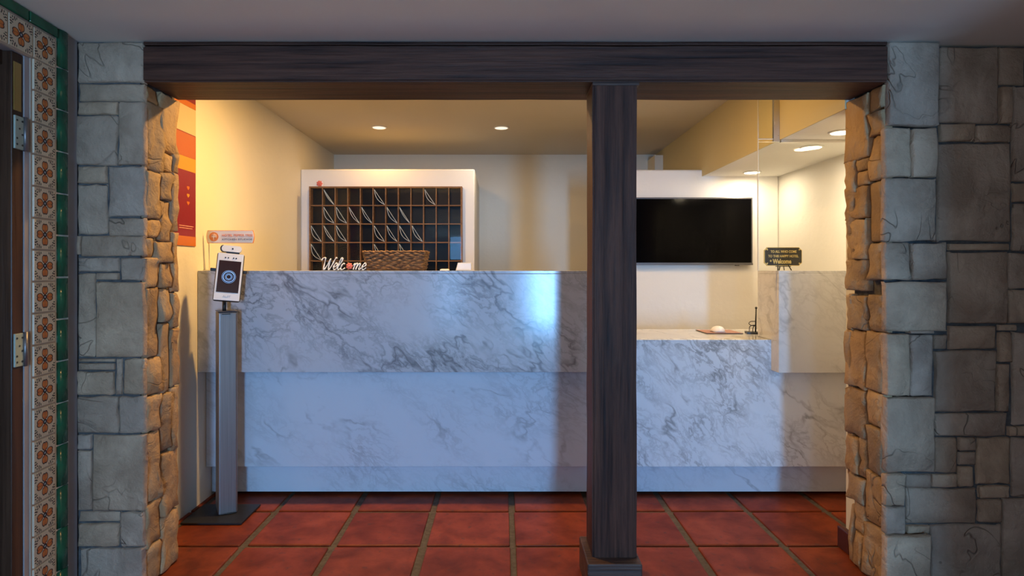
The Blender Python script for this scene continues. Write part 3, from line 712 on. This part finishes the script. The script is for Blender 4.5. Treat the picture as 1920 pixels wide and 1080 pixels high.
m = MB().lathe([(.0225, 0), (.0225, .0008)], (lx, -.0026, lz), 28, 'Y').build('emblem_disc', 'sign_orange', hs)
m = MB(); rbx = random.Random(2)
m.tube([(lx, -.004, lz - .018), (lx - .001, -.004, lz - .004), (lx, -.004, lz + .004)], .0010, 6)
for i in range(11):
    a = R(200 - 220 * i / 10); m.tube([(lx, -.004, lz - .004 + rbx.uniform(-.002, .003)), (lx + math.cos(a) * .008, -.004, lz + .001 + math.sin(a) * .007), (lx + math.cos(a) * .0145, -.004, lz + .002 + math.sin(a) * .0135)], .0007, 5)
m.build('emblem_tree', 'sign_cream', hs, True)
tx = xat(416.5, YS) - xat(432, YS)
text_mesh('HOTEL PEPPER TREE', .016, 'lettering', 'sign_orange', hs, (tx, -.003, sz + sh * .52), width=(474 - 416.5) * YS / F, off=.0003)
text_mesh('KITCHEN STUDIOS', .011, 'lettering', 'sign_grey', hs, (tx, -.003, sz + sh * .24), width=(474 - 417.5) * YS / F, off=.0002)
px = xat(390.5, YS) - xat(432, YS)
MB().tube([(px, .005, sz + sh * .5), (px + .003, .006, .003)], .0022, 8).build('stem', 'aluminium_edge', hs, True)
box('foot', 'aluminium_edge', hs, px - .015, px + .09, -.02, .03, 0, .004, bev=.001)

# ------------------------------------------------------------------ temperature kiosk
kx, ky = -1.275, 2.89
ks = thing('temperature_kiosk', 'grey metal face-scan temperature kiosk on a black floor plate left of the counter', 'kiosk', (kx, ky, .0))
MB().box(-1.415 - kx, -1.146 - kx, 2.748 - ky, 2.972 - ky, .0005, .010, bev=.002).build('floor_plate', 'black_metal', ks)
th = R(30); P1 = Vector((-1.281, 2.823, 0)); e1 = Vector((math.cos(th), math.sin(th), 0)); e2 = Vector((-math.sin(th), math.cos(th), 0))
pc = P1 + e1 * .041 + e2 * .06
def kloc(o): o.location = pc - Vector((kx, ky, 0)); o.rotation_euler = (0, 0, th); return o
ztop = zat(583, 2.85)
kloc(MB().box(-.041, .041, -.06, .06, .010, ztop - .004, bev=.008, seg=3).build('column', 'brushed_metal', ks))
kloc(MB().box(-.043, .043, -.061, .061, ztop - .0039, ztop, bev=.0015).build('column_cap', 'tv_bezel', ks))
kloc(MB().box(-.026, .010, -.0615, -.0602, ztop - .016, ztop - .012).build('maker_plate', 'black_metal', ks))
kloc(MB().box(-.005, .018, -.0618, -.0602, .012, .018).build('scuff', 'screw_dark', ks))
dc = at(429, 520, 2.865)
st = MB().tube([Vector((at(420.5, 583, 2.86) - Vector((kx, ky, 0)))), at(420.5, 562, 2.875) - Vector((kx, ky, 0))], .0085, 12).build('stem', 'black_metal', ks, True)
dv = bpy.data.objects.new('scanner_head', None)
me_dev = MB().box(-.058, .058, -.012, .018, -.112, .112, bev=.010, seg=3)
dv = me_dev.build('scanner_head', 'black_metal', ks)
dv.location = dc - Vector((kx, ky, 0)); dv.rotation_euler = (R(-8), R(5.5), R(22))
MB().box(-.0545, .0545, -.0155, -.0118, -.1085, .1085, bev=.0018).build('face_plate', 'device_white', dv)
MB().box(-.0465, .0465, -.0165, -.0154, -.072, .074, bev=.0004).build('screen', 'screen_brown', dv)
rg = MB()
for rr_, wd in ((.029, .0012), (.0235, .0030), (.0155, .0012), (.0105, .0022)):
    rg.tube([(rr_ * math.cos(2 * math.pi * i / 40), -.0168, rr_ * math.sin(2 * math.pi * i / 40)) for i in range(40)], wd * .6, 6, closed=True)
rg.build('screen_rings', 'screen_blue', dv, True)
for x_ in (-.022, -.010, .012, .023): MB().lathe([(.0032, 0), (.0032, .0012)], (x_, -.0155, .0875), 12, 'Y').build('sensor', 'black_gloss', dv)
text_mesh('ALST', .013, 'lettering', 'grey_print', dv, (-.017, -.0158, -.094), width=.034)
pl = MB(); k = []
for i in range(24):
    a = 2 * math.pi * i / 24; k.append((.030 * (1 if math.cos(a) > 0 else -1) + .0125 * math.cos(a), .131 + .0145 * math.sin(a)))
cm = pl.prism(k, -.014, .010).build('camera_module', 'device_white', dv)
MB().prism([(a * 1.06 - .004, .131 + (b_ - .131) * 1.05) for a, b_ in k], -.009, .016).build('module_housing', 'black_metal', cm)
MB().lathe([(.0035, 0), (.0035, .0012)], (.004, -.0142, .131), 14, 'Y').build('lens', 'black_gloss', cm)
MB().box(-.022, .034, -.004, .012, .110, .120).build('module_neck', 'black_metal', dv)
MB().box(-.082, .074, .019, .031, .026, .040, bev=.002).build('rear_bracket', 'black_metal', dv)

# ------------------------------------------------------------------ poster
PY0, PY1 = 2.60, 2.952
ps = thing('wall_poster', 'tall red and orange vertical poster on the cream wall behind the left stone jamb', 'poster', (XL, (PY0 + PY1) / 2, 1.233)); pm = (PY0 + PY1) / 2
def pbox(name, mat, z0, z1, n0, n1, y0=PY0, y1=PY1): return box(name, mat, ps, n0, n1, y0 - pm, y1 - pm, z0 - 1.233, z1 - 1.233)
pbox('sheet', 'poster_red', 1.233, 2.0, .0015, .0040)
pbox('top_stripe', 'poster_orange', 1.875, 1.900, .0041, .0046); pbox('upper_panel', 'poster_cream', 1.752, 1.874, .0041, .0046); pbox('middle_panel', 'poster_rust', 1.642, 1.748, .0041, .0046)
pbox('gold_stripe', 'poster_gold', 1.578, 1.641, .0041, .0048); pbox('bottom_stripe', 'poster_orange', 1.233, 1.277, .0041, .0048)
for zc, mt in ((1.500, 'poster_orange'), (1.465, 'poster_gold'), (1.430, 'poster_orange')):
    hp = []
    for i in range(20):
        a = 2 * math.pi * i / 20; hp.append((.011 * math.sin(a) ** 3 * 1.15, (.011 / 16) * (13 * math.cos(a) - 5 * math.cos(2 * a) - 2 * math.cos(3 * a) - math.cos(4 * a))))
    o = MB().prism(hp, 0, .0008).build('heart_print', mt, ps); o.rotation_euler = (0, 0, R(-90)); o.rotation_euler = (0, 0, R(90)); o.location = (.0050, 2.88 - pm, zc - 1.233)
for y_ in (2.80, 2.815): pass
pbox('fine_print_line', 'poster_pink', 1.322, 1.325, .0041, .0046, 2.80, 2.93); pbox('fine_print_line', 'poster_pink', 1.312, 1.315, .0041, .0046, 2.80, 2.92)

# ------------------------------------------------------------------ television
YT = 4.10
tx0, tx1, tz0, tz1 = .845, xat(1411.5, YT), zat(497, YT), zat(370, YT)
tv = thing('television', 'black flat-screen television mounted on the white partition wall', 'television', ((tx0 + tx1) / 2, 4.15, tz0)); tc_ = (tx0 + tx1) / 2
hw, hh = (tx1 - tx0) / 2, tz1 - tz0
MB().box(-hw, hw, -.05, -.016, 0, hh, bev=.004).build('housing', 'tv_bezel', tv)
MB().box(-hw + .010, hw - .010, -.0515, -.0495, .016, hh - .010).build('screen', 'tv_screen', tv)
MB().box(-hw * .5, hw * .5, -.016, -.0005, hh * .2, hh * .8).build('wall_bracket', 'black_metal', tv)
MB().box(-hw, hw, -.0545, -.0500, 0, .012, bev=.001).build('lower_bezel', 'tv_bezel', tv)
MB().box(hw * .72, hw * .78, -.05, -.03, -.004, .0005).build('sensor_bar', 'black_metal', tv)

# ------------------------------------------------------------------ glass screen and channel
YG = 2.995
gs = thing('glass_screen', 'clear glass counter screen above the marble pedestal, hung in an aluminium channel', 'glass screen', (1.45, YG, 1.1186))
gx0, gx1 = xat(1421, YG), XR - .003
gz = 1.745
def gb(name, mat, x0, x1, y0, y1, z0, z1, bev=0): return box(name, mat, gs, x0 - 1.45, x1 - 1.45, y0 - YG, y1 - YG, z0 - 1.1186, z1 - 1.1186, bev=bev)
gb('lower_pane', 'thin_glass', gx0 + .002, gx1, YG - .004, YG + .004, 1.1188, gz - .010)
gb('upper_pane', 'thin_glass', gx0 + .002, 1.2995, YG - .004, YG + .004, gz + .006, ZI - .002)
gb('pane_edge', 'aluminium_edge', gx0 - .001, gx0 + .0018, YG - .004, YG + .004, 1.1188, ZI - .002)
gb('pane_edge', 'aluminium_edge', gx0 + .002, 1.2995, YG - .004, YG + .004, gz + .002, gz + .0058)
gb('ceiling_channel', 'aluminium', 1.335, gx1, YG - .010, YG + .010, gz - .013, gz - .0005, .001)
gb('side_channel', 'aluminium', 1.300, 1.3275, YG - .008, YG + .010, gz - .010, ZI - .002, .001)
gb('pane_clip', 'aluminium_edge', 1.3005, 1.3035, YG - .012, YG - .0082, gz + .07, gz + .085)

# ------------------------------------------------------------------ pedestal sign on easel
YE = 3.09
es = thing('easel_sign', 'black welcome plaque with gold lettering on a small easel on the marble pedestal', 'sign', (xat(1468.5, YE), YE, ZT))
pw, ph = (1504 - 1433.5) * YE / F / 2, (498 - 463) * YE / F; pz = zat(498.5, YE) - ZT
def octa(k, c=.014):
    x, z0, z1 = pw - k, pz + k, pz + ph - k
    return [(-x + c, z0), (x - c, z0), (x - c * .6, z0 + c * .6), (x, z0 + c), (x, z1 - c), (x - c * .6, z1 - c * .6), (x - c, z1), (-x + c, z1), (-x + c * .6, z1 - c * .6), (-x, z1 - c), (-x, z0 + c), (-x + c * .6, z0 + c * .6)]
MB().prism(octa(0), 0, .008).build('plaque_rim', 'sign_gold', es); MB().prism(octa(.0028), -.0015, .0005).build('plaque_face', 'sign_black', es)
text_mesh('TO ALL WHO COME', .0175, 'lettering', 'sign_gold', es, (-.063, -.0022, pz + ph * .70), width=.128, off=.0003)
text_mesh('TO THIS HAPPY HOTEL', .0165, 'lettering', 'sign_gold', es, (-.075, -.0022, pz + ph * .46), width=.150, off=.0003)
text_mesh('Welcome', .031, 'lettering', 'sign_gold', es, (-.052, -.0022, pz + ph * .13), width=.092, off=.0010)
text_mesh('+', .020, 'lettering', 'sign_gold', es, (-.068, -.0022, pz + ph * .19), width=.010, off=.0006)
for sx_ in (-1, 1):
    for zz in (.07, .93): MB().lathe([(.0035, 0), (.0035, .0012)], (sx_ * (pw - .014), -.0015, pz + ph * zz + (.006 if zz < .5 else -.006)), 8, 'Y').build('corner_stud', 'sign_gold', es)
for x_, dx in ((-.026, -.012), (.026, .012)): MB().tube([(x_ + dx * .0, .002, pz + .004), (x_ + dx * .6, -.016, .002)], .0028, 6).build('easel_leg', 'black_metal', es, True)
MB().tube([(0, .012, pz + .05), (0, .045, .0025)], .0028, 6).build('easel_leg', 'black_metal', es, True)
MB().box(-.034, .034, -.010, .010, pz - .004, pz - .0005).build('easel_rail', 'black_metal', es)
MB().tube([(0, -.004, pz), (0, -.012, .002)], .0022, 6).build('easel_leg', 'black_metal', es, True)

# ------------------------------------------------------------------ desk things
ZD = .7805
pd = thing('mouse_pad', 'dark-edged reddish mouse pad on the lower desk below the television', 'mouse pad', (1.20, 3.43, ZD))
m = MB(); 
def slab(poly, z0, z1, name, mat, parent):
    mm = MB(); a = [mm.bm.verts.new((x, y, z0)) for x, y in poly]; b_ = [mm.bm.verts.new((x, y, z1)) for x, y in poly]
    mm.bm.faces.new(a[::-1]); mm.bm.faces.new(b_)
    for i in range(len(poly)): mm.bm.faces.new((a[i], a[(i + 1) % len(poly)], b_[(i + 1) % len(poly)], b_[i]))
    return mm.build(name, mat, parent)
poly = [(-.105, .105), (-.105, -.09), (.09, -.09), (.09, .105)]
slab(poly, .0005, .003, 'pad_base', 'black_metal', pd); slab([(x * .975, y * .975) for x, y in poly], .0031, .0044, 'pad_cloth', 'pad_red', pd)
ms = thing('computer_mouse', 'small white computer mouse lying on the reddish mouse pad', 'mouse', (1.178, 3.41, ZD + .0046))
mm = MB(); bmesh.ops.create_uvsphere(mm.bm, u_segments=20, v_segments=12, radius=1)
for v in mm.bm.verts:
    v.co = Vector((v.co.x * .036, v.co.y * .052, max(v.co.z, -.05) * (.030 if v.co.z > 0 else .004) * (1 - .15 * v.co.y)))
    v.co.z += .0035
mo = mm.build('shell', 'mouse_white', ms, True); MB().box(-.030, .030, -.045, .044, 0, .003, bev=.001).build('skirt', 'grey_print', ms)
MB().tube([(0, -.036, .022), (0, -.022, .0275)], .0028, 8).build('scroll_wheel', 'black_metal', ms, True)
ch = thing('wire_stand', 'small black wire stand with a dark foot on the desk beside the marble pedestal', 'stand', (1.352, 3.36, ZD))
slab([(-.045, -.03), (.028, -.045), (.030, .03), (-.030, .045)], .0005, .010, 'foot', 'black_metal', ch)
MB().tube([(.012, 0, .008), (.013, 0, .07), (.015, 0, .135)], [.004, .004, .0035], 8).build('upright', 'black_metal', ch, True)
mmm = MB(); bmesh.ops.create_icosphere(mmm.bm, subdivisions=2, radius=.0065); bmesh.ops.transform(mmm.bm, matrix=Matrix.Translation((.015, 0, .138)), verts=mmm.bm.verts); mmm.build('finial', 'black_metal', ch, True)
for pts in ([(.014, -.004, .066), (-.012, -.006, .066), (-.024, -.006, .060), (-.025, -.006, .052), (-.012, -.004, .044), (.010, -.004, .042)],
            [(.010, -.004, .046), (-.010, -.005, .044), (-.022, -.006, .036), (-.024, -.006, .012)], [(.004, -.006, .044), (-.004, -.008, .030), (-.005, -.008, .010)]):
    MB().tube([tuple(p) for p in bez([(a, c_) for a, b_, c_ in pts], 6) and [(q.x, -.005, q.y) for q in bez([(a, c_) for a, b_, c_ in pts], 6)]], .0022, 6).build('wire_loop', 'black_metal', ch, True)
